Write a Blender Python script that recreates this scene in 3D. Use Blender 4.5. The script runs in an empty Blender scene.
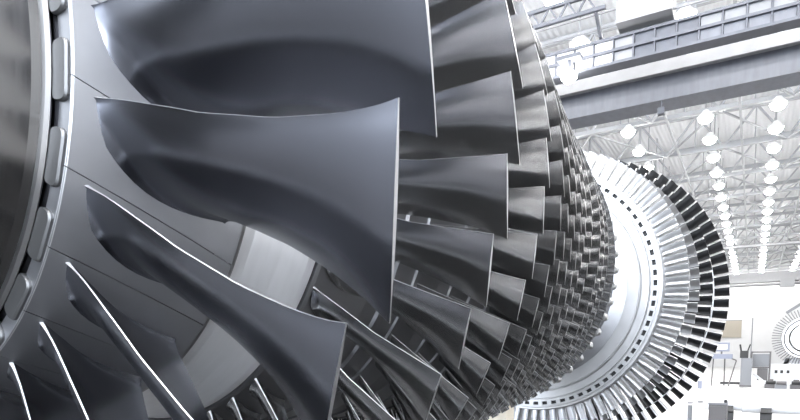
import bpy, bmesh, math, random
import numpy as np
from mathutils import Matrix, Vector
random.seed(7)
PI = math.pi
sc = bpy.context.scene
COL = sc.collection

# ------------------------------------------------------------------ sizes
S = 1.5                 # metres per rotor unit (tip radius of the first blade row)
H = 2.1626              # height of the rotor axis over the floor
PHI = math.atan2(0.31840337, 0.94795532)   # angle offset of the survey frame

# ------------------------------------------------------------------ helpers
def tag(o, label=None, cat=None, group=None, kind=None):
    if label: o['label'] = label
    if cat: o['category'] = cat
    if group: o['group'] = group
    if kind: o['kind'] = kind
    return o

def empty(name, loc=(0, 0, 0), label=None, cat=None, group=None):
    o = bpy.data.objects.new(name, None)
    o.empty_display_size = 0.2
    COL.objects.link(o)
    o.location = loc
    return tag(o, label, cat, group)

def link(name, me, parent=None, loc=(0, 0, 0)):
    o = bpy.data.objects.new(name, me)
    COL.objects.link(o)
    o.location = loc
    if parent: o.parent = parent
    return o

class MB:
    """collects shapes, then becomes one mesh"""
    def __init__(s): s.v = []; s.f = []; s.m = []; s.sm = []
    def add(s, verts, faces, mat=0, smooth=False):
        b = len(s.v)
        s.v += [tuple(map(float, v)) for v in verts]
        for f in faces:
            s.f.append([b + i for i in f]); s.m.append(mat); s.sm.append(smooth)
    def box(s, x0, x1, y0, y1, z0, z1, mat=0):
        v = [(x, y, z) for z in (z0, z1) for y in (y0, y1) for x in (x0, x1)]
        s.add(v, [(0, 2, 3, 1), (4, 5, 7, 6), (0, 1, 5, 4), (2, 6, 7, 3), (0, 4, 6, 2), (1, 3, 7, 5)], mat)
    def bar(s, a, b, w, h=None, mat=0):
        h = h or w
        a = Vector(a); b = Vector(b); d = (b - a).normalized()
        up = Vector((0, 0, 1)) if abs(d.z) < .95 else Vector((0, 1, 0))
        r = d.cross(up).normalized() * w / 2; u = r.cross(d).normalized() * h / 2
        v = [p + sx * r + sy * u for p in (a, b) for sx, sy in ((-1, -1), (1, -1), (1, 1), (-1, 1))]
        s.add(v, [(3, 2, 1, 0), (4, 5, 6, 7), (0, 1, 5, 4), (1, 2, 6, 5), (2, 3, 7, 6), (3, 0, 4, 7)], mat)
    def tube(s, a, b, r, n=12, r2=None, mat=0):
        r2 = r if r2 is None else r2
        a = Vector(a); b = Vector(b); d = (b - a).normalized()
        up = Vector((0, 0, 1)) if abs(d.z) < .95 else Vector((0, 1, 0))
        x = d.cross(up).normalized(); y = x.cross(d)
        v = []
        for p, rr in ((a, r), (b, r2)):
            for i in range(n):
                t = 2 * PI * i / n
                v.append(p + rr * (math.cos(t) * x + math.sin(t) * y))
        s.add(v, [(i, (i + 1) % n, n + (i + 1) % n, n + i) for i in range(n)], mat, True)
        s.add(v, [tuple(range(n))[::-1], tuple(range(n, 2 * n))], mat)
    def lathe(s, prof, n=96, mat=0, close=False, axis='Y', mats=None):
        """prof = [(along, radius)...] about an axis through the origin"""
        rows = len(prof)
        # split at sharp corners: every profile segment gets rows of its own
        for k in range(rows - 1 + (1 if close else 0)):
            p, q = prof[k], prof[(k + 1) % rows]
            v = []
            for (a, r) in (p, q):
                for i in range(n):
                    t = 2 * PI * i / n
                    c = (r * math.cos(t), a, -r * math.sin(t)) if axis == 'Y' else (r * math.cos(t), r * math.sin(t), a)
                    v.append(c)
            fs = [(i, (i + 1) % n, n + (i + 1) % n, n + i) for i in range(n)]
            if axis == 'Y': pass
            s.add(v, fs, mats[k] if mats else mat, True)
    def build(s, name, mats, parent=None, loc=(0, 0, 0)):
        return link(name, s.mesh(name, mats), parent, loc)
    def mesh(s, name, mats):
        me = bpy.data.meshes.new(name)
        me.from_pydata(s.v, [], s.f)
        if not isinstance(mats, (list, tuple)): mats = [mats]
        for m in mats: me.materials.append(m)
        me.polygons.foreach_set('material_index', s.m)
        me.polygons.foreach_set('use_smooth', s.sm)
        me.update()
        bm = bmesh.new(); bm.from_mesh(me)
        bmesh.ops.recalc_face_normals(bm, faces=bm.faces)
        bm.to_mesh(me); bm.free()
        return me

# ------------------------------------------------------------------ materials
def mat(name, col, metal=0.0, rough=0.5, noise=0.0, nscale=6.0, rnoise=0.0, stretch=(1, 1, 1), bump=0.0, bscale=60, spec=None):
    m = bpy.data.materials.new(name); m.use_nodes = True
    nt = m.node_tree; b = nt.nodes['Principled BSDF']
    b.inputs['Base Color'].default_value = (*col, 1)
    b.inputs['Metallic'].default_value = metal
    b.inputs['Roughness'].default_value = rough
    if spec is not None: b.inputs['Specular IOR Level'].default_value = spec
    tc = nt.nodes.new('ShaderNodeTexCoord'); mp = nt.nodes.new('ShaderNodeMapping')
    mp.inputs['Scale'].default_value = stretch
    nt.links.new(tc.outputs['Object'], mp.inputs['Vector'])
    if noise or rnoise:
        n = nt.nodes.new('ShaderNodeTexNoise'); n.inputs['Scale'].default_value = nscale; n.inputs['Detail'].default_value = 5
        nt.links.new(mp.outputs['Vector'], n.inputs['Vector'])
        if noise:
            r = nt.nodes.new('ShaderNodeValToRGB')
            r.color_ramp.elements[0].position = .1; r.color_ramp.elements[1].position = .9
            r.color_ramp.elements[0].color = (*[c * (1 - noise) for c in col], 1)
            r.color_ramp.elements[1].color = (*[min(1, c * (1 + noise)) for c in col], 1)
            nt.links.new(n.outputs['Fac'], r.inputs['Fac']); nt.links.new(r.outputs['Color'], b.inputs['Base Color'])
        if rnoise:
            mr = nt.nodes.new('ShaderNodeMapRange')
            mr.inputs['From Min'].default_value = .1; mr.inputs['From Max'].default_value = .9
            mr.inputs['To Min'].default_value = max(.02, rough - rnoise); mr.inputs['To Max'].default_value = rough + rnoise
            nt.links.new(n.outputs['Fac'], mr.inputs['Value']); nt.links.new(mr.outputs['Result'], b.inputs['Roughness'])
    if bump:
        n2 = nt.nodes.new('ShaderNodeTexNoise'); n2.inputs['Scale'].default_value = bscale; n2.inputs['Detail'].default_value = 3
        nt.links.new(mp.outputs['Vector'], n2.inputs['Vector'])
        bp = nt.nodes.new('ShaderNodeBump'); bp.inputs['Strength'].default_value = bump; bp.inputs['Distance'].default_value = .01
        nt.links.new(n2.outputs['Fac'], bp.inputs['Height']); nt.links.new(bp.outputs['Normal'], b.inputs['Normal'])
    return m

def emit(name, col, strength):
    m = bpy.data.materials.new(name); m.use_nodes = True
    nt = m.node_tree; nt.nodes.clear()
    e = nt.nodes.new('ShaderNodeEmission'); o = nt.nodes.new('ShaderNodeOutputMaterial')
    e.inputs['Color'].default_value = (*col, 1); e.inputs['Strength'].default_value = strength
    nt.links.new(e.outputs[0], o.inputs[0])
    return m

M = dict(
    blade=mat('satin blade steel', (.25, .257, .285), 1, .26),
    blade2=mat('grey blade steel', (.45, .45, .452), 1, .25),
    edge=mat('edge highlight steel', (.62, .62, .625), 1, .4),  # lighter than the faces: light caught on rims is put into the colour
    edge2=mat('small edge highlight steel', (.42, .42, .425), 1, .45),  # same painted rim highlight, weaker, for the small rows
    platform=mat('platform steel', (.43, .435, .45), 1, .42, .08, 9, .04),
    spacer=mat('polished ring steel', (.95, .95, .945), .8, .32, .06, 8, .05, (1, 6, 1)),
    hub=mat('drum steel', (.28, .28, .285), 1, .35, .1, 8, .05),
    dark=mat('dark drum steel', (.10, .10, .11), 1, .45),
    shaft=mat('turned shaft steel', (.16, .157, .153), 1, .17, .2, 5, .07, (1, 14, 1)),
    lip=mat('bright shaft lip', (.42, .415, .41), 1, .3),
    plate=mat('locking plate steel', (.21, .21, .21), 1, .5, .06, 20),
    disc=mat('turbine disc steel', (.50, .50, .50), 1, .42, .05, 9, .05),
    tblade=mat('bright turbine blade', (.74, .74, .745), 1, .38, .05, 14, .05),
    tblade2=mat('grey turbine blade', (.46, .46, .465), 1, .42, .06, 14),
    shaded=mat('black coated blade', (.020, .020, .021), .0, .30, .2, 30, spec=.3),  # black stands for the dark these faces reflect, put into the colour
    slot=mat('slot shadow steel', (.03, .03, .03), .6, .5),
    boss=mat('balance boss steel', (.5, .495, .485), 1, .28),
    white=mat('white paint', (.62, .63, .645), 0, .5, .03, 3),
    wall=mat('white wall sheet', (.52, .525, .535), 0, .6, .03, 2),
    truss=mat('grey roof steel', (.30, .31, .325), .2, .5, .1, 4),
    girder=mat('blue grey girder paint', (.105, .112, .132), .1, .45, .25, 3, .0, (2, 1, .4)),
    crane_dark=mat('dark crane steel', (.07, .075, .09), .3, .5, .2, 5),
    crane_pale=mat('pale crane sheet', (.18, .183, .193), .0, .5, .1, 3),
    beige=mat('beige board', (.30, .275, .23), 0, .6),
    cream=mat('cream pad', (.80, .72, .58), 0, .55),
    cabinet=mat('grey cabinet paint', (.10, .094, .094), .1, .5),
    grey=mat('machine grey paint', (.17, .175, .185), .1, .5),
    blue=mat('pale blue paint', (.19, .205, .26), 0, .5),
    black=mat('black rubber', (.02, .02, .02), 0, .6),
    lamp=emit('lamp glass', (1, .98, .95), 24),
)

# floor: pale sealed concrete
def floor_mat():
    m = mat('sealed concrete', (.30, .30, .305), 0, .34, .12, .8, .06)
    return m
M['floor'] = floor_mat()

def deck_mat():
    """white trapezoidal roof sheet: profile as bump, ribs run along the hall"""
    m = mat('roof sheet', (.62, .63, .65), 0, .55)
    nt = m.node_tree; b = nt.nodes['Principled BSDF']
    tc = nt.nodes.new('ShaderNodeTexCoord'); w = nt.nodes.new('ShaderNodeTexWave')
    w.wave_type = 'BANDS'; w.bands_direction = 'X'; w.inputs['Scale'].default_value = 1.2
    nt.links.new(tc.outputs['Object'], w.inputs['Vector'])
    bp = nt.nodes.new('ShaderNodeBump'); bp.inputs['Strength'].default_value = .5; bp.inputs['Distance'].default_value = .06
    nt.links.new(w.outputs['Fac'], bp.inputs['Height']); nt.links.new(bp.outputs['Normal'], b.inputs['Normal'])
    return m
M['deck'] = deck_mat()
M['bay'] = mat('dark bounce blocker', (.022, .022, .024), 0, .6, .2, 2)  # for the added floor sheet that dims reflections in the blades
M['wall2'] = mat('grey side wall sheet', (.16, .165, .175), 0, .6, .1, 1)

# ------------------------------------------------------------------ blades
def blade_mesh(name, span, mats, ns=20, nc=16, le_w=.0035, te_w=.003, rot=0.0, blunt=False):
    """span: function s in 0..1 -> dict(zl,tl,rl, zt,tt,rt, camber, thick, fil).
    z along the axis, t angle (downwards on the camera side), r radius, all in rotor units.
    camber > 0 bulges towards the front of the rotor."""
    ss = [(i / ns) for i in range(ns + 1)]
    if True:
        ss = [0, .006, .014, .025, .04, .06] + [x for x in ss if x > .075] if ns > 10 else ss
    rows = []
    # chord stations, finer at the leading edge
    us = [0.5 * (1 - math.cos(PI * i / nc)) for i in range(nc + 1)]
    for s in ss:
        d = span(s)
        rm = .5 * (d['rl'] + d['rt'])
        z0, y0 = d['zl'], d['tl'] * rm
        z1, y1 = d['zt'], d['tt'] * rm
        cz, cy = z1 - z0, y1 - y0
        L = math.hypot(cz, cy); cz /= L; cy /= L
        nz, ny = -cy, cz                     # front-facing normal (suction side)
        th = d['thick']; cam = d['camber']; fil = d.get('fil', 0)
        front = []; back = []
        for u in us:
            c = 4 * cam * u * (1 - u) * (1 + .12 * (1 - 2 * u))
            slope = 4 * cam * ((1 - 2 * u) * (1 + .12 * (1 - 2 * u)) - .24 * u * (1 - u)) / L
            prof = math.sin(PI * u ** .72) if not blunt else (math.sqrt(max(0, 1 - (1 - min(u / .12, 1)) ** 2)) * .55 + .45 * math.sqrt(max(0, 1 - ((u - .45) / .56) ** 2)))
            tt = th * prof
            h = max(tt / 2, le_w / 2 if u < .5 else te_w / 2) + fil * min(1, .2 + 4 * u)
            a = math.atan(slope)
            mz, my = nz * math.cos(a) - cz * math.sin(a), ny * math.cos(a) - cy * math.sin(a)
            uu = u * L + (-.35 * fil if u == 0 else (.5 * fil if u == 1 else 0))
            pz, py = z0 + cz * uu + nz * c, y0 + cy * uu + ny * c
            r = d['rl'] + (d['rt'] - d['rl']) * u
            for side, lst in ((1, front), (-1, back)):
                zz, yy = pz + side * mz * h, py + side * my * h
                t = yy / rm + PHI + rot
                lst.append((S * r * math.cos(t), S * zz, -S * r * math.sin(t)))
        rows.append(front + back[::-1])
    mb = MB(); n = len(rows[0]); k = nc + 1
    V = [p for row in rows for p in row]
    def strip(idx, m, smooth):
        fs = []
        for j in range(len(rows) - 1):
            for i in idx:
                i2 = (i + 1) % n
                fs.append((j * n + i, j * n + i2, (j + 1) * n + i2, (j + 1) * n + i))
        used = sorted({q for f in fs for q in f}); mp = {q: a for a, q in enumerate(used)}
        mb.add([V[q] for q in used], [tuple(mp[q] for q in f) for f in fs], m, smooth)
    strip(list(range(0, nc)), 0, True)            # front face
    strip(list(range(k, k + nc)), 0, True)        # back face
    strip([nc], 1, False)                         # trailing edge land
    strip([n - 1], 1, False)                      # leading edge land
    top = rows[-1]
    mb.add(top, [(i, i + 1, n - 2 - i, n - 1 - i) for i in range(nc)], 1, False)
    return mb.mesh(name, mats)

def lerp(x, xs, ys): return float(np.interp(x, xs, ys))

# first row: big twisted blades
def rp(z): return .4973 + (z + .0226) * (.5549 - .4973) / .288
def span1(s):
    zl = lerp(s, [0, .1, 1], [.010, .013, .0322]); zt = lerp(s, [0, .45, 1], [.228, .205, .1532])
    return dict(zl=zl, zt=zt,
                tl=lerp(s, [0, .1, .22, .42, .66, .84, .94, 1], [-.004, .001, .014, .032, .038, .032, .025, .0165]),
                tt=lerp(s, [0, .2, .42, .67, .85, 1], [.215, .214, .217, .229, .243, .2599]),
                rl=rp(zl) - .006 + s * (1.0 - rp(zl) + .006), rt=rp(zt) - .006 + s * (.9811 - rp(zt) + .006),
                camber=lerp(s, [0, .15, .3, .5, .7, 1], [.036, .034, .028, .020, .013, .008]),
                thick=lerp(s, [0, .3, 1], [.024, .017, .007]),
                fil=.014 * math.exp(-s / .026) if s < .2 else 0)
# second row
def span2(s):
    rl0, rt0 = .606, .634
    return dict(zl=lerp(s, [0, 1], [.447, .4702]), zt=lerp(s, [0, 1], [.580, .553]),
                tl=lerp(s, [0, .5, 1], [-.012, .004, 0]), tt=lerp(s, [0, .4, .75, 1], [.105, .112, .122, .1371]),
                rl=rl0 + s * (.9408 - rl0), rt=rt0 + s * (.9331 - rt0),
                camber=lerp(s, [0, .5, 1], [.022, .012, .004]), thick=lerp(s, [0, 1], [.018, .006]),
                fil=.010 * math.exp(-s / .03) if s < .3 else 0)

NB = [26, 44, 56, 66, 75, 82, 91, 92, 95, 100, 100, 104, 110]
RB = [1.0, .9408, .9078, .89, .873, .857, .842, .828, .812, .797, .783, .769, .752]
ZB = [.0322, .4702, .7754, .959, .1083 * 10, 1.208, 1.332, 1.445, 1.600, 1.804, 1.938, 2.082, 2.312]
# angle (survey frame) of one leading-edge tip per row
PH = [-.4082, -.3654, -.5825, -.177, -.198, -.278, -.249, -.263, -.311, -.282, -.282, -.304, -.35]
HUBZ = [.2654, .42, .60, .80, 1.2, 2.45]; HUBR = [.545, .600, .636, .650, .668, .668]
def hub_r(z): return lerp(z, HUBZ, HUBR)
def span_k(k):
    p = 2 * PI / NB[k]; z = ZB[k]; R = RB[k]
    dz = .047 if k == 2 else lerp(k, [3, 12], [.043, .034])
    def f(s):
        zl = z - .012 * (1 - s); zt = z + dz + .020 * (1 - s)
        r0 = hub_r(z) - .004
        return dict(zl=zl, zt=zt, tl=0.02 * p * (1 - s), tt=p * lerp(s, [0, 1], [.66, .925]), rl=r0 + s * (R - r0), rt=r0 + s * (R - .0035 - r0),
                    camber=lerp(s, [0, 1], [.010, .002]), thick=lerp(s, [0, 1], [.010, .005]), fil=0)
    return f

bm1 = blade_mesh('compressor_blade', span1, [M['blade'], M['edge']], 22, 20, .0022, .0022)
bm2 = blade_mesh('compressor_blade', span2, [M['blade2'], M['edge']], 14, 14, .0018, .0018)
meshes = [bm1, bm2]
for k in range(2, 13):
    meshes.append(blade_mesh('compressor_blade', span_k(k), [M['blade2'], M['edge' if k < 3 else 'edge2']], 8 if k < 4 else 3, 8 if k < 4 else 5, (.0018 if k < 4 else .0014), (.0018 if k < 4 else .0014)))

# ------------------------------------------------------------------ rotor
YB = 3.0
rotor = empty('turbine_rotor', (0, YB, 0.4), 'huge bladed steel gas turbine rotor filling the left of the hall', 'turbine rotor')
AX = (0, -YB, H - 0.4)          # survey origin on the axis, in the rotor's own frame

def place(name, me, ang, parent=rotor):
    o = link(name, me, parent, AX if parent is rotor else (0, 0, 0))
    o.rotation_euler = (0, ang, 0)
    return o

# which blades face the camera (camera at survey angle 0, r 1.387, z -.51)
C3 = np.array([1.38737528, 0., -.51051598])
def seen_rank(k, i):
    p = 2 * PI / NB[k]; t = (PH[k] + i * p + p / 2 + PI) % (2 * PI) - PI
    P = np.array([RB[k] * math.cos(t), RB[k] * math.sin(t), ZB[k]])
    return t, np.linalg.norm(P - C3)

# platform sub-part of a first-row blade
def platform_mesh():
    mb = MB(); nz, nt_ = 10, 8
    p = 2 * PI / 26; gap = .0007
    def pt(z, f, dr):
        ts = -.052 + .56 * (z + .04)
        r = rp(z) + dr
        t = ts + gap / r + f * (p - 2 * gap / r) + PHI
        return (S * r * math.cos(t), S * z, -S * r * math.sin(t))
    zs = [-.0226 + .288 * i / nz for i in range(nz + 1)]
    for dr in (0, -.03):
        v = [pt(z, f / nt_, dr) for z in zs for f in range(nt_ + 1)]
        mb.add(v, [(a * (nt_ + 1) + b, a * (nt_ + 1) + b + 1, (a + 1) * (nt_ + 1) + b + 1, (a + 1) * (nt_ + 1) + b) for a in range(nz) for b in range(nt_)], 0, True)
    for f in (0, 1):
        v = [pt(z, f, dr) for z in zs for dr in (0, -.03)]
        mb.add(v, [(2 * a, 2 * a + 1, 2 * a + 3, 2 * a + 2) for a in range(nz)], 0)
    for z in (zs[0], zs[-1]):
        v = [pt(z, f / nt_, dr) for f in range(nt_ + 1) for dr in (0, -.03)]
        mb.add(v, [(2 * a, 2 * a + 1, 2 * a + 3, 2 * a + 2) for a in range(nt_)], 0)
    # front and rear rims in the painted highlight steel
    for z, e in ((zs[0], .0022), (zs[-1], -.0022)):
        v = [pt(zz, f / nt_, dr) for f in range(nt_ + 1) for zz, dr in ((z - e * .3, -.001), (z + e, .0006))]
        mb.add(v, [(2 * a, 2 * a + 1, 2 * a + 3, 2 * a + 2) for a in range(nt_)], 1, True)
    return mb.mesh('blade_platform', [M['platform'], M['edge']])
PLAT = platform_mesh()

singles = []
rest = []
for k in range(13):
    p = 2 * PI / NB[k]
    for i in range(NB[k]):
        t, d = seen_rank(k, i)
        a = PH[k] + i * p
        lim_lo, lim_hi = (-1.15, 1.30)
        if k < 6 and lim_lo < t < lim_hi: singles.append((d / RB[k] * (1 + .0 * k) + .35 * k, k, a))
        else: rest.append((k, a))
singles.sort()
for q in singles[100:]: rest.append((q[1], q[2]))
for _, k, a in singles[:100]:
    o = place('compressor_blade', meshes[k], a)
    if k == 0:
        b = link('blade_platform', PLAT, o)

# all remaining blades: one mesh
def merge(name, items, mats):
    vs = []; fs = []; ms = []; sm = []; base = 0
    cache = {}
    for me, a in items:
        if me.name not in cache:
            co = np.empty(len(me.vertices) * 3); me.vertices.foreach_get('co', co)
            cache[me.name] = (co.reshape(-1, 3), [list(pl.vertices) for pl in me.polygons], [pl.material_index for pl in me.polygons], [pl.use_smooth for pl in me.polygons])
        co, pf, pm, ps = cache[me.name]
        c, s_ = math.cos(a), math.sin(a)
        R = np.array([[c, 0, s_], [0, 1, 0], [-s_, 0, c]])
        vs.append(co @ R.T)
        fs += [[base + q for q in f] for f in pf]; ms += pm; sm += ps; base += len(co)
    me = bpy.data.meshes.new(name)
    me.from_pydata(np.concatenate(vs).tolist(), [], fs)
    for m in mats: me.materials.append(m)
    me.polygons.foreach_set('material_index', ms); me.polygons.foreach_set('use_smooth', sm)
    me.update()
    return me
o = link('rear_compressor_blades', merge('rear_compressor_blades', [(meshes[k], a) for k, a in rest if k], [M['blade2'], M['edge2']]), rotor, AX)
o['kind'] = 'stuff'
o = link('far_side_blades', merge('far_side_blades', [(meshes[k], a) for k, a in rest if k == 0], [M['blade'], M['edge']]), rotor, AX)
o['kind'] = 'stuff'
o = link('far_side_platforms', merge('far_side_platforms', [(PLAT, a) for k, a in rest if k == 0], [M['platform'], M['edge']]), rotor, AX)
o['kind'] = 'stuff'

def ring(name, prof, m, n=160, mats=None):
    mb = MB(); mb.lathe([(S * z, S * r) for z, r in prof], n, mats=mats)
    return mb.build(name, m, rotor, AX)

# front shaft: turned cylinder with a bright rim
ring('front_shaft', [(-1.2, .02), (-1.2, .36), (-.62, .37), (-.60, .40), (-.30, .415), (-.105, .440), (-.098, .452), (-.092, .447), (-.090, .443), (-.05, .447), (-.036, .452)], M['shaft'])
ring('shaft_rim', [(-.040, .446), (-.037, .458), (-.031, .461), (-.027, .457), (-.025, .448)], M['lip'])
ring('front_disc', [(-.022, .43), (-.019, .450), (-.014, .457), (-.014, .4925), (.0, .4935), (.26, .51)], M['dark'])
# locking plates between rim and blade platforms
def plate_mesh():
    mb = MB(); n = 10
    r0, r1, h = .4575, .4940, .0855
    pts = []
    w = (r1 - r0) / 2; rc = (r0 + r1) / 2
    for sgn in (1, -1):
        for j in range(n + 1):
            a = -PI / 2 + PI * j / n
            e = .8
            ca = math.copysign(abs(math.cos(a)) ** e, math.cos(a)); sa = math.copysign(abs(math.sin(a)) ** e, math.sin(a))
            tt = sgn * (h - .028 + .028 * ca) ; rr = rc + sgn * w * sa
            pts.append((tt, rr))
    def P(tt, rr, z): z -= .005; return (S * rr * math.cos(tt + PHI), S * z, -S * rr * math.sin(tt + PHI))
    cen = (0, rc)
    loops = [[P(t, r, -.008) for t, r in pts], [P(t, r, -.0215) for t, r in pts],
             [P(cen[0] + (t - cen[0]) * .97, cen[1] + (r - cen[1]) * .86, -.0245) for t, r in pts]]
    m = len(pts); V = sum(loops, [])
    for j in range(2):
        mb.add(V, [(j * m + i, j * m + (i + 1) % m, (j + 1) * m + (i + 1) % m, (j + 1) * m + i) for i in range(m)], 0, j == 1)
    mb.add(loops[2], [tuple(range(m))], 0)
    return mb.mesh('locking_plate', [M['plate']])
PM = plate_mesh()
p1 = 2 * PI / 26
for i in range(26): place('locking_plate', PM, -.225 + i * p1)

# drum with a polished spacer ring
ring('spacer_ring', [(.268, .49), (.268, .5475), (.272, .5495), (.30, .552), (.36, .571), (.415, .594), (.432, .598), (.434, .59)], M['spacer'])
ring('spacer_lip', [(.2670, .545), (.2675, .5535), (.2735, .5535), (.2740, .545)], M['lip'])
prof = [(.436, .58), (.437, .602), (.445, .606), (.60, .636), (.604, .630), (.66, .634), (.664, .642)]
for k in range(2, 13):
    z = ZB[k]; r = hub_r(z)
    prof += [(z - .03, r - .006), (z - .028, r), (z + .09, r + .001), (z + .093, r - .008)]
prof += [(2.44, .66), (2.47, .68), (2.50, .68), (2.52, .60), (2.53, .47)]
ring('compressor_drum', prof, M['hub'])
ring('torque_tube', [(2.50, .47), (2.60, .45), (3.30, .45), (3.44, .52), (3.47, .60)], M['hub'], 96)
# balance bosses at the drum end
mbb = MB(); 
bosses = bmesh.new(); bmesh.ops.create_icosphere(bosses, subdivisions=2, radius=.021 * S)
bv = [tuple(v.co) for v in bosses.verts]; bf = [tuple(v.index for v in f.verts) for f in bosses.faces]; bosses.free()
mbb.add([(x, y * .8, z) for x, y, z in bv], bf, 0, True)
mbb.lathe([(-.030 * S, .010 * S), (-.030 * S, .014 * S), (0, .014 * S)], 10)
BOSS = mbb.mesh('balance_boss', [M['boss']])
for i in range(58):
    a = PHI + .03 + i * 2 * PI / 58
    o = link('balance_boss', BOSS, rotor, (AX[0] + S * .716 * math.cos(a), AX[1] + S * 2.50, AX[2] - S * .716 * math.sin(a)))
    o.rotation_euler = (0, a, 0)
ring('balance_ring', [(2.45, .66), (2.45, .695), (2.475, .70), (2.53, .70), (2.535, .66)], M['hub'])

# turbine discs
ring('turbine_disc', [(3.46, .42), (3.472, .50), (3.474, .672), (3.480, .674), (3.480, .679), (3.474, .681), (3.470, .690), (3.470, .735), (3.478, .738), (3.478, .742)], M['disc'])
# slotted rim under the first turbine row: teeth with dark gaps
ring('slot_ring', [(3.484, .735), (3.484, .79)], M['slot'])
NS = 76
mb = MB(); a1 = 2 * PI * .45 / NS; V = []
for z in (3.468, 3.49):
    for r in (.757, .781):
        for j in range(4):
            t = a1 * j / 3
            V.append((S * r * math.cos(t), S * z, -S * r * math.sin(t)))
fs = []
for j in range(3):
    fs += [(j, j + 1, 5 + j, 4 + j), (j, j + 1, 9 + j, 8 + j), (4 + j, 5 + j, 13 + j, 12 + j)]
fs += [(0, 4, 12, 8), (3, 7, 15, 11)]
mb.add(V, fs, 0)
TOOTH = mb.mesh('rim_tooth', [M['disc']])
for i in range(NS): place('rim_tooth', TOOTH, 2 * PI * i / NS)
ring('disc_rim', [(3.49, .742), (3.468, .742), (3.466, .746), (3.466, .758), (3.476, .759)], M['disc'])
ring('blade_platform_ring', [(3.476, .780), (3.464, .781), (3.464, .790), (3.478, .792), (3.478, .797), (3.470, .800), (3.470, .812), (3.50, .820), (3.66, .824), (3.66, .70)], M['disc'])
for z0, z1, r in ((3.72, 3.98, .80), (4.02, 4.30, .80), (4.34, 4.66, .80)):
    ring('turbine_disc', [(z0, .40), (z0, .66), (z0 + .04, .70), (z0 + .03, r - .01), (z0 + .05, r), (z1 - .03, r), (z1, .72), (z1, .40)], M['disc'])
ring('snubber_ring', [(4.42, 1.040), (4.415, 1.041), (4.415, 1.046), (4.42, 1.047), (4.44, 1.047)], M['edge'])
ring('rear_shaft', [(4.6, .45), (4.75, .40), (5.6, .30), (5.6, .02)], M['shaft'], 96)

# turbine blades: (count, front z, tip radius, hub radius, axial chord, chord in pitches, materials)
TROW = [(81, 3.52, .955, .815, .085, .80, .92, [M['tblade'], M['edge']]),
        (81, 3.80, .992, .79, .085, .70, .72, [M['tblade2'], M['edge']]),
        (83, 4.10, 1.054, .79, .085, .60, .70, [M['shaded'], M['edge']]),
        (83, 4.44, 1.146, .79, .085, .60, .68, [M['shaded'], M['edge']])]
tall = []
for q, (n, z, R, r0, dz, c0, c1, ms) in enumerate(TROW):
    p = 2 * PI / n
    def f(s, p=p, z=z, R=R, r0=r0, dz=dz, c0=c0, c1=c1, q=q):
        th = (.032, .016, .028, .028)[q]
        return dict(zl=z + .01 * (1 - s), zt=z + dz, tl=(.10 if q == 0 else 0) * p * s, tt=p * (c0 + (c1 - c0) * s), rl=r0 + s * (R - r0), rt=r0 + s * (R - r0),
                    camber=.016 if q == 0 else .005, thick=th * (1 - .35 * s), fil=0)
    me = blade_mesh('turbine_blade', f, ms, 4, 10, (.024, .006, .022, .023)[q], .005, blunt=True)
    for i in range(n):
        a = i * p - .388
        t = (a + PI) % (2 * PI) - PI
        tall.append((q, a, t, me))
vis = [x for x in tall if -1.55 < x[2] < (1.30 if x[0] else 1.15)]
vis.sort(key=lambda x: abs(x[2] + .15))
keep = set(id(x) for x in vis[:100])
for x in vis[:100]:
    o = place('turbine_blade', x[3], x[1])
    if x[0] > 1: o['label'] = 'black coated turbine blade with bright edges'
    elif x[0] == 0: o['label'] = 'bright silver turbine blade'
for q in range(4):
    items = [(x[3], x[1]) for x in tall if id(x) not in keep and x[0] == q]
    o = link('outlying_turbine_blades', merge('outlying_turbine_blades', items, TROW[q][7]), rotor, AX)
    o['kind'] = 'stuff'

# ------------------------------------------------------------------ support stands under the rotor
e = empty('support_stand', (0, 2.85 * S, 0), 'cream padded support post under the rotor between compressor and turbine ends', 'stand')
m = MB(); m.box(-.55, .55, -.16, .16, 0, .10); m.box(-.09, .09, -.09, .09, .10, .42); m.build('base', M['grey'], e)
m = MB(); m.box(-.11, .09, -.10, .10, .40, 1.28); m.build('padded_post', M['cream'], e)
m = MB(); m.box(-.30, .30, -.10, .10, 1.26, 1.34)
for sx in (-1, 1): m.bar((sx * .24, 0, 1.34), (sx * .36, 0, 1.52), .08, .18)
m.build('saddle', M['grey'], e)
m = MB()
for sx in (-1, 1):
    a = PI / 2 + sx * .40; rr = .45 * S + .072
    m.tube((rr * math.cos(a), -.12, H - rr * math.sin(a)), (rr * math.cos(a), .12, H - rr * math.sin(a)), .07, 20)
m.build('roller', M['black'], e)

# ------------------------------------------------------------------ hall shell
X0, X1, Y0, Y1, ZC = -24.0, 15.0, -14.0, 96.0, 15.6
def struct(name, mb, m):
    o = mb.build(name, m); o['kind'] = 'structure'; return o
m = MB(); m.box(X0, X1, Y0, Y1, -.2, 0); struct('floor', m, M['floor'])
m = MB(); m.box(X0 + 2, 4.6, Y0 + 1, 9.0, 0, .012); o = struct('floor_blocker', m, M['bay'])  # added out of view: dark sheet to darken what the blades reflect
m = MB(); m.box(X0, X1, Y0, Y1, ZC, ZC + .2); struct('ceiling', m, M['deck'])
m = MB(); m.box(X0, X1, Y1, Y1 + .2, 0, ZC); struct('wall_end', m, M['wall'])
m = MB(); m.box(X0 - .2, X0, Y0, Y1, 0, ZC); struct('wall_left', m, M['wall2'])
m = MB(); m.box(X1, X1 + .2, Y0, Y1, 0, ZC); struct('wall_right', m, M['wall'])

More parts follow.
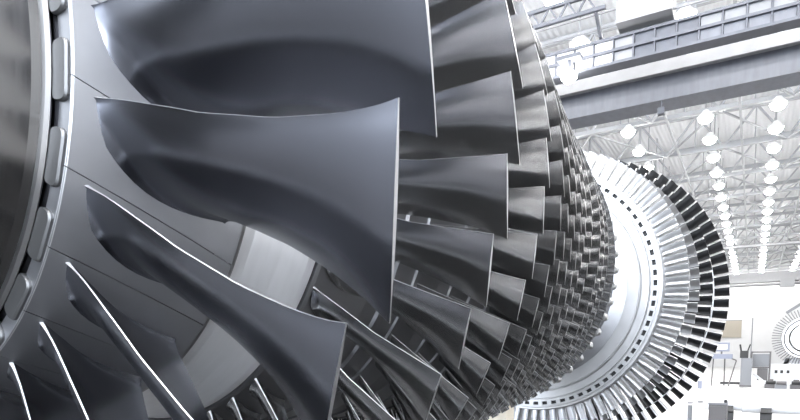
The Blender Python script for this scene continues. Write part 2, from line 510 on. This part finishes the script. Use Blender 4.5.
# roof trusses across the hall
TR = []
def truss_mesh():
    m = MB(); za, zb = 13.35, 15.35
    m.bar((X0, 0, za), (X1, 0, za), .22, .20); m.bar((X0, 0, zb), (X1, 0, zb), .22, .24)
    n = 13; dx = (X1 - X0) / n
    for i in range(n):
        xa = X0 + i * dx
        m.bar((xa, 0, za), (xa + dx / 2, 0, zb), .11); m.bar((xa + dx / 2, 0, zb), (xa + dx, 0, za), .11)
        m.bar((xa + dx / 2, 0, zb), (xa + dx / 2, 0, za), .07)
    return m.mesh('roof_truss', [M['truss']])
tm = truss_mesh()
for i in range(12):
    o = link('roof_truss', tm, None, (0, 26 + 6.0 * i, 0))
    tag(o, 'grey steel roof truss crossing the hall under the white ceiling', 'truss', 'roof trusses')
# longitudinal purlins and wind bracing between trusses
for x in (-18, -12.5, -7.5, -2.3, .9, 4.4, 9.5):
    m = MB(); m.bar((x, 20, 13.25), (x, Y1, 13.25), .10, .14)
    tag(m.build('roof_purlin', M['truss']), 'long thin grey purlin running down the hall under the trusses', 'purlin', 'roof purlins')
for i in range(11):
    y = 26 + 6 * i
    m = MB()
    for xa in (-15, -9, -3, 3, 9):
        m.bar((xa - 3, y, 13.28), (xa, y + 6, 13.28), .08); m.bar((xa, y + 6, 13.28), (xa + 3, y, 13.28), .08)
    tag(m.build('roof_bracing', M['truss']), 'zigzag wind bracing between two neighbouring roof trusses', 'bracing', 'roof bracings')

# high-bay lamps in rows along the hall
def lamp_proto():
    r = empty('ceiling_lamp', (0, 0, 0))
    m = MB(); m.lathe([(.0, .27), (.06, .30), (.26, .14), (.34, .10), (.34, .0)], 20, axis='Z'); m.build('lamp_shade', M['white'], r)
    m = MB(); m.lathe([(-.26, .0), (-.22, .12), (-.13, .21), (.02, .25)], 20, axis='Z'); m.build('lamp_bulb', M['lamp'], r)
    m = MB(); m.tube((0, 0, .34), (0, 0, ZC - 12.9), .02, 8); m.build('lamp_rod', M['truss'], r)
    return r
lp = lamp_proto(); first = True
def copy_tree(o, parent=None):
    c = o.copy(); COL.objects.link(c); c.parent = parent
    for ch in list(o.children): copy_tree(ch, c)
    return c
for x in (-18.1, -14.6, -11.1, -7.6, -4.05, -.53, 2.42, 5.95, 9.5):
    for j in range(-12, 21):
        y = 28.4 + 3.25 * j
        if y > 94 or y < -12: continue
        if y > 24 and (x < -9 or x > 6.2) : continue
        o = lp if first else copy_tree(lp); first = False
        o.location = (x, y, 12.9); o.scale = (1.25, 1.25, 1)
        tag(o, 'bright round high bay lamp hanging in a row under the roof', 'lamp', 'high bay ceiling lamps')

# ------------------------------------------------------------------ overhead crane
cr = empty('bridge_crane', (0, 19, 9.2), 'blue grey double girder bridge crane spanning the hall overhead', 'crane')
def cpart(name, m, mt, par=cr): 
    o = m.build(name, mt, par); return o
def CB(m, x0, x1, y0, y1, z0, z1, mt=0): m.box(x0, x1, y0 - 19, y1 - 19, z0 - 9.2, z1 - 9.2, mt)
m = MB(); CB(m, X0 + .3, X1 - .3, 20.0, 20.9, 9.62, 10.35); CB(m, X0 + .3, X1 - .3, 19.95, 20.95, 9.58, 9.62); cpart('girder', m, M['girder'])
m = MB(); CB(m, X0 + .3, X1 - .3, 19.6, 20.9, 10.35, 10.45); CB(m, X0 + .3, X1 - .3, 19.55, 19.6, 10.25, 10.60); cpart('walkway', m, M['crane_pale'])
m = MB(); CB(m, X0 + .3, X1 - .3, 16.42, 16.85, 9.40, 10.02)
cpart('girder', m, M['crane_dark'])
m = MB()
for z in (9.37, 9.70, 10.02): CB(m, X0 + .3, X1 - .3, 16.26, 16.42, z - .035, z + .035)
for i in range(74):
    x = X0 + .5 + i * .52
    CB(m, x - .02, x + .02, 16.28, 16.42, 9.37, 10.02)
cpart('side_frame', m, M['crane_dark'])
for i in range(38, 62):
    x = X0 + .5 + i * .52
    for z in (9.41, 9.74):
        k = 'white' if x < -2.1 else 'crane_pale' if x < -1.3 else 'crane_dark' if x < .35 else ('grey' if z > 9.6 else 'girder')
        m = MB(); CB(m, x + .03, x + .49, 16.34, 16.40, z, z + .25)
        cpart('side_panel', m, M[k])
m = MB()
for z in (10.55, 10.95):
    m.bar((X0 + .3, -3.3, z - 9.2), (-1.75, -3.3, z - 9.2), .09)
for i in range(40):
    x = -21.5 + i * .5
    if x > -2.2: break
    m.bar((x, -3.3, 1.35), (x + .25, -3.3, 1.75), .05); m.bar((x + .25, -3.3, 1.75), (x + .5, -3.3, 1.35), .05)
for x in (-20, -14, -8, -5, -2): m.bar((x, -3.3, 1.3), (x, -2.4, .8), .08)
cpart('cable_truss', m, M['crane_dark'])
m = MB()
for z in (10.35, 10.75): m.bar((X0 + .3, -2.7, z - 9.2), (X1 - .3, -2.7, z - 9.2), .04)
cpart('railing', m, M['crane_pale'])
m = MB(); CB(m, -1.55, -.2, 16.0, 16.9, 10.22, 11.3); cpart('electrical_box', m, M['crane_pale'])
m = MB(); m.tube((-.9, 1.0, .4), (-.9, 1.0, -.05), .03, 8); m.lathe([(0, 0)], 3) if False else None
m.box(-1.0, -.8, .9, 1.1, -.05, .15); cpart('hook_block', m, M['crane_dark'])
m = MB(); CB(m, X0 + .05, X0 + .6, 15.8, 21.4, 9.3, 10.3); CB(m, X1 - .6, X1 - .05, 15.8, 21.4, 9.3, 10.3); cpart('end_carriage', m, M['crane_dark'])
# lamp under the crane
m = MB(); m.box(-.32, .32, -.15, .15, .42, .52); m.tube((0, 0, .0), (0, 0, .45), .05); m.bar((0, 0, .47), (0, .45, .40), .08)
cl = m.build('flood_lamp', M['crane_dark'], cr, (-2.72, 15.9 - 19, 9.12 - 9.2))
m = MB(); m.lathe([(-.16, 0), (-.13, .12), (-.04, .21), (.06, .22), (.10, .1), (.10, 0)], 24, axis='Z'); m.build('lamp_bulb', M['lamp'], cl)

# ------------------------------------------------------------------ things on the hall floor
# grey tool cabinet just past the turbine end
e = empty('tool_cabinet', (1.47, 10.2, 0), 'grey steel tool cabinet on the floor below the turbine blades', 'cabinet')
m = MB(); m.box(-.08, .18, -.25, .25, .06, .72); m.build('body', M['cabinet'], e)
m = MB(); m.box(-.09, .19, -.26, .26, .72, .75); m.build('top', M['grey'], e)
m = MB(); m.tube((.16, -.2, .75), (.16, -.2, .80), .025, 12); m.build('knob', M['black'], e)
m = MB(); m.box(-.06, .16, -.262, -.25, .12, .40); m.box(-.06, .16, -.262, -.25, .43, .69); m.build('drawer', M['cabinet'], e)
m = MB()
for sx in (-.05, .15):
    for sy in (-.2, .2): m.tube((sx, sy, 0), (sx, sy, .06), .03, 12)
m.build('foot', M['black'], e)
e = empty('pipe_rack', (1.08, 10.4, 0), 'white upright pipes standing left of the grey tool cabinet', 'rack')
m = MB(); m.box(-.12, .14, -.15, .15, 0, .05); m.build('base', M['grey'], e)
for x, h, mt in ((-.08, .74, 'white'), (.0, .66, 'grey'), (.08, .78, 'white')):
    m = MB(); m.tube((x, 0, .05), (x, 0, h), .035, 14); m.build('pipe', M[mt], e)
# long white wrapped shaft on dark saddles
e = empty('wrapped_shaft', (3.0, 14.3, 0), 'long white wrapped shaft lying on dark saddles at the right', 'shaft')
m = MB()
pr = [(-1.95, 0), (-1.95, .22), (-1.90, .24), (-1.2, .24), (-1.18, .27), (1.6, .27), (1.62, .22), (2.6, .22), (2.6, 0)]
m.lathe(pr, 40, axis='Y'); m.v = [(y, x, z + .52) for x, y, z in m.v]; m.build('body', M['white'], e)
for x in (-1.45, -.72, .9, 2.0):
    m = MB(); m.box(x - .11, x + .11, -.24, .24, 0, .30); m.bar((x, -.26, .26), (x, -.16, .40), .2, .1); m.bar((x, .26, .26), (x, .16, .40), .2, .1)
    m.build('saddle', M['black'], e)
# monitor on a tripod
e = empty('measuring_monitor', (.75, 33, 0), 'pale blue measuring monitor on a dark tripod in the distance', 'monitor')
m = MB(); m.box(-.50, .20, -.1, .1, 1.75, 2.20); m.build('screen_case', M['blue'], e)
m = MB(); m.box(-.40, .10, -.11, -.1, 1.85, 2.1); m.build('screen', M['white'], e)
m = MB(); m.box(-.55, .35, -.25, .25, 1.38, 1.62); m.build('shelf', M['blue'], e)
m = MB(); m.bar((-.15, 0, 1.4), (-.15, 0, 1.8), .08); m.bar((.52, 0, 1.3), (.22, -.1, 0), .06); m.bar((.3, .1, 1.4), (.52, .1, 1.3), .06); m.bar((-.5, 0, 1.4), (-.55, 0, 0), .06); m.bar((0, .2, 1.4), (0, .6, 0), .06); m.build('tripod', M['cabinet'], e)
m = MB(); m.box(-.15, .72, -.1, .1, .10, .22); m.build('foot_bar', M['black'], e)
# column cabinet with a dark head
e = empty('column_machine', (1.72, 33, 0), 'tall grey column machine with dark head on the far floor', 'machine')
m = MB(); m.box(-.24, .24, -.3, .3, 0, 1.42); m.build('column', M['grey'], e)
m = MB(); m.box(-.26, .26, -.32, .32, 0, .08); m.build('plinth', M['cabinet'], e)
m = MB(); m.box(-.30, .06, -.25, .25, 1.42, 1.78); m.tube((-.25, 0, 1.7), (-.32, 0, 2.1), .04); m.tube((.0, 0, 1.7), (.12, 0, 2.1), .03); m.build('head', M['black'], e)
m = MB(); m.tube((.16, 0, 1.42), (.16, 0, 3.4), .025, 8); m.build('mast', M['grey'], e)
# framed machine
e = empty('framed_machine', (2.35, 34, 0), 'open framed white machine with a diagonal strut beside the grey column', 'machine')
m = MB()
for x in (-.42, .38):
    for y in (-.4, .4): m.bar((x, y, 0), (x, y, 1.75), .06)
for z in (.95, 1.72):
    for y in (-.4, .4): m.bar((-.42, y, z), (.38, y, z), .06)
    for x in (-.42, .38): m.bar((x, -.4, z), (x, .4, z), .06)
m.build('frame', M['cabinet'], e)
m = MB(); m.box(-.38, .34, -.36, .36, 1.0, 1.62); m.build('body', M['grey'], e)
m = MB(); m.box(-.15, .3, -.35, .35, .30, .90); m.build('gearbox', M['cabinet'], e)
m = MB(); m.bar((-.3, -.45, .62), (.42, -.75, 0), .11); m.build('strut', M['white'], e)
# white control cabinet with three vents
e = empty('control_cabinet', (3.35, 36, 0), 'white control cabinet with three dark vents under the far bladed wheel', 'cabinet')
m = MB(); m.box(-.65, .75, -.3, .3, .0, 1.10); m.build('body', M['white'], e)
for x in (-.35, -.10, .18):
    m = MB(); m.box(x, x + .13, -.31, -.3, .62, .78); m.build('vent', M['black'], e)
# workpieces on the floor
for x, y, k, lab in ((2.75, 31.5, 0, 'dark valve block on the floor left of the white control cabinet'), (3.15, 31.0, 1, 'grey flanged casting on the floor before the white control cabinet'), (3.75, 31.4, 0, 'dark valve block on the floor at the right edge')):
    e = empty('workpiece', (x, y, 0), lab, 'workpiece', 'workpieces on the far floor')
    m = MB(); m.box(-.24, .22, -.2, .2, 0, .22); m.box(-.12, .10, -.15, .15, .22, .44 - .1 * k); m.build('body', M['cabinet' if k == 0 else 'grey'], e)
    m = MB(); m.tube((-.2, -.22, .3), (.2, -.22, .3), .08, 14); m.build('flange', M['black' if k == 0 else 'cabinet'], e)
# second rotor, seen end on
e = empty('bladed_wheel', (4.55, 40, 0), 'large white bladed wheel facing us at the far right', 'turbine wheel')
zc = 2.57
m = MB(); m.lathe([(.25, .3), (-.30, .3), (-.30, .75), (-.12, .85), (-.12, 1.06), (-.2, 1.08), (-.2, 1.18), (.25, 1.2)], 64); m.v = [(x, y, z + zc) for x, y, z in m.v]; m.build('wheel_disc', M['boss'], e)
m = MB(); m.lathe([(-.21, 1.02), (-.24, 1.04), (-.24, 1.09), (-.21, 1.10)], 64); m.v = [(x, y, z + zc) for x, y, z in m.v]; m.build('dark_ring', M['cabinet'], e)
bmw = MB(); bmw.bar((1.15, -.14, 0), (1.66, -.02, 0), .16, .025); bmw.bar((1.15, -.14, 0), (1.66, .10, 0), .08, .05)
WB = bmw.mesh('wheel_blade', [M['grey']])
for i in range(64):
    o = link('wheel_blade', WB, e, (0, 0, zc)); o.rotation_euler = (0, 2 * PI * i / 64, 0)
m = MB(); m.bar((-1.3, .1, 0), (-.8, .1, 1.4), .2); m.bar((1.3, .1, 0), (.8, .1, 1.4), .2); m.box(-1.7, 1.7, -.4, .6, 0, .2); m.box(-1.0, 1.0, 0, .4, 1.0, 1.4); m.build('stand', M['white'], e)
e = empty('sling_arm', (3.9, 40.6, 0), 'grey slanting sling arm reaching over the far bladed wheel', 'hoist')
m = MB(); m.bar((-.35, 0, 4.05), (.9, 0, 4.95), .16); m.build('arm', M['grey'], e)
m = MB(); m.bar((.9, .1, 0), (.9, .1, 5.1), .2); m.build('post', M['white'], e)
# far crane, wall panel, duct, posts
e = empty('bridge_crane', (0, 79, 9.2), 'pale far bridge crane crossing near the end wall of the hall', 'crane')
m = MB(); m.box(X0 + .3, X1 - .3, -.5, .5, .8, 1.9); m.build('girder', M['crane_pale'], e)
m = MB(); m.box(X0 + .3, X1 - .3, -.8, .5, .45, .62); m.build('rail', M['grey'], e)
m = MB(); m.box(X0 + .3, X1 - .3, -.9, -.8, 1.95, 2.15); m.build('walkway', M['grey'], e)
m = MB(); m.box(4.2, 5.6, -1.2, -.6, .1, 1.0); m.build('trolley', M['grey'], e)
m = MB(); m.box(X0 + .05, X0 + .6, -1.5, 1.5, .3, 1.3); m.box(X1 - .6, X1 - .05, -1.5, 1.5, .3, 1.3); m.build('end_carriage', M['grey'], e)
e = empty('wall_panel', (-.8, 95.9, 4.2), 'beige square panel on the white end wall beside the turbine rim', 'panel')
m = MB(); m.box(-1.3, 1.2, -.06, .1, 0, 2.4); m.build('board', M['beige'], e)
m = MB(); m.box(-1.35, 1.25, -.08, .1, 2.4, 2.5); m.build('top_rail', M['grey'], e)
e = empty('air_duct', (0, 66, 12.15))
m = MB(); m.tube((X0, 0, 0), (X1, 0, 0), .17, 14); m.build('pipe', M['grey'], e)
for x in range(-20, 14, 4):
    m = MB(); m.tube((x, 0, .1), (x, 0, ZC - 12.15), .03, 8); m.build('hanger', M['truss'], e)
tag(e, 'dark grey air duct running across the hall under the far trusses', 'duct')
for x, y in ((.25, 20), (.52, 20.6)):
    e = empty('barrier_post', (x, y, 0), 'thin white barrier post standing behind the lower turbine blades', 'post', 'barrier posts')
    m = MB(); m.tube((0, 0, .04), (0, 0, 2.3), .035, 12); m.build('pole', M['white'], e)
    m = MB(); m.tube((0, 0, 0), (0, 0, .04), .16, 16); m.build('base', M['grey'], e)
    m = MB(); m.box(-.06, .06, -.06, .06, .45, .7); m.build('junction_box', M['blue'], e)

# ------------------------------------------------------------------ camera
Rr = [[0.8155185671640858, -0.2739199318550211, 0.5098012725986103], [0.36219947288611976, 0.9286225063944614, -0.08044738938373835], [-0.45137679210569526, 0.2502560919342073, 0.856522550782043]]
up = np.array([-.31840337, -.94795532, 0]); ya = np.array([0, 0, 1.]); xa = np.cross(ya, up)
W = np.stack([xa, ya, up])                       # survey -> world
r_, d_, f_ = [W @ np.array(v) for v in Rr]
cam = bpy.data.cameras.new('camera'); co = bpy.data.objects.new('camera', cam); COL.objects.link(co)
mw = Matrix(((r_[0], -d_[0], -f_[0], 1.97275467), (r_[1], -d_[1], -f_[1], -.76577397), (r_[2], -d_[2], -f_[2], 1.5), (0, 0, 0, 1)))
co.matrix_world = mw
cam.sensor_width = 36; cam.lens = 582.682 * 36 / 800
cam.shift_x = (400 - 406.026) / 800; cam.shift_y = (411.1706 - 210) / 800
cam.clip_start = .01; cam.clip_end = 300
sc.camera = co

# ------------------------------------------------------------------ light
w = bpy.data.worlds.new('world'); sc.world = w; w.use_nodes = True
bg = w.node_tree.nodes['Background']; bg.inputs['Color'].default_value = (.80, .88, 1, 1); bg.inputs['Strength'].default_value = 1.75
sc.view_settings.view_transform = 'Standard'; sc.view_settings.look = 'None'; sc.view_settings.gamma = 1
sc.view_settings.use_curve_mapping = False
sc.view_settings.exposure = 2.5
sc.cycles.use_denoising = True
sc.cycles.max_bounces = 6
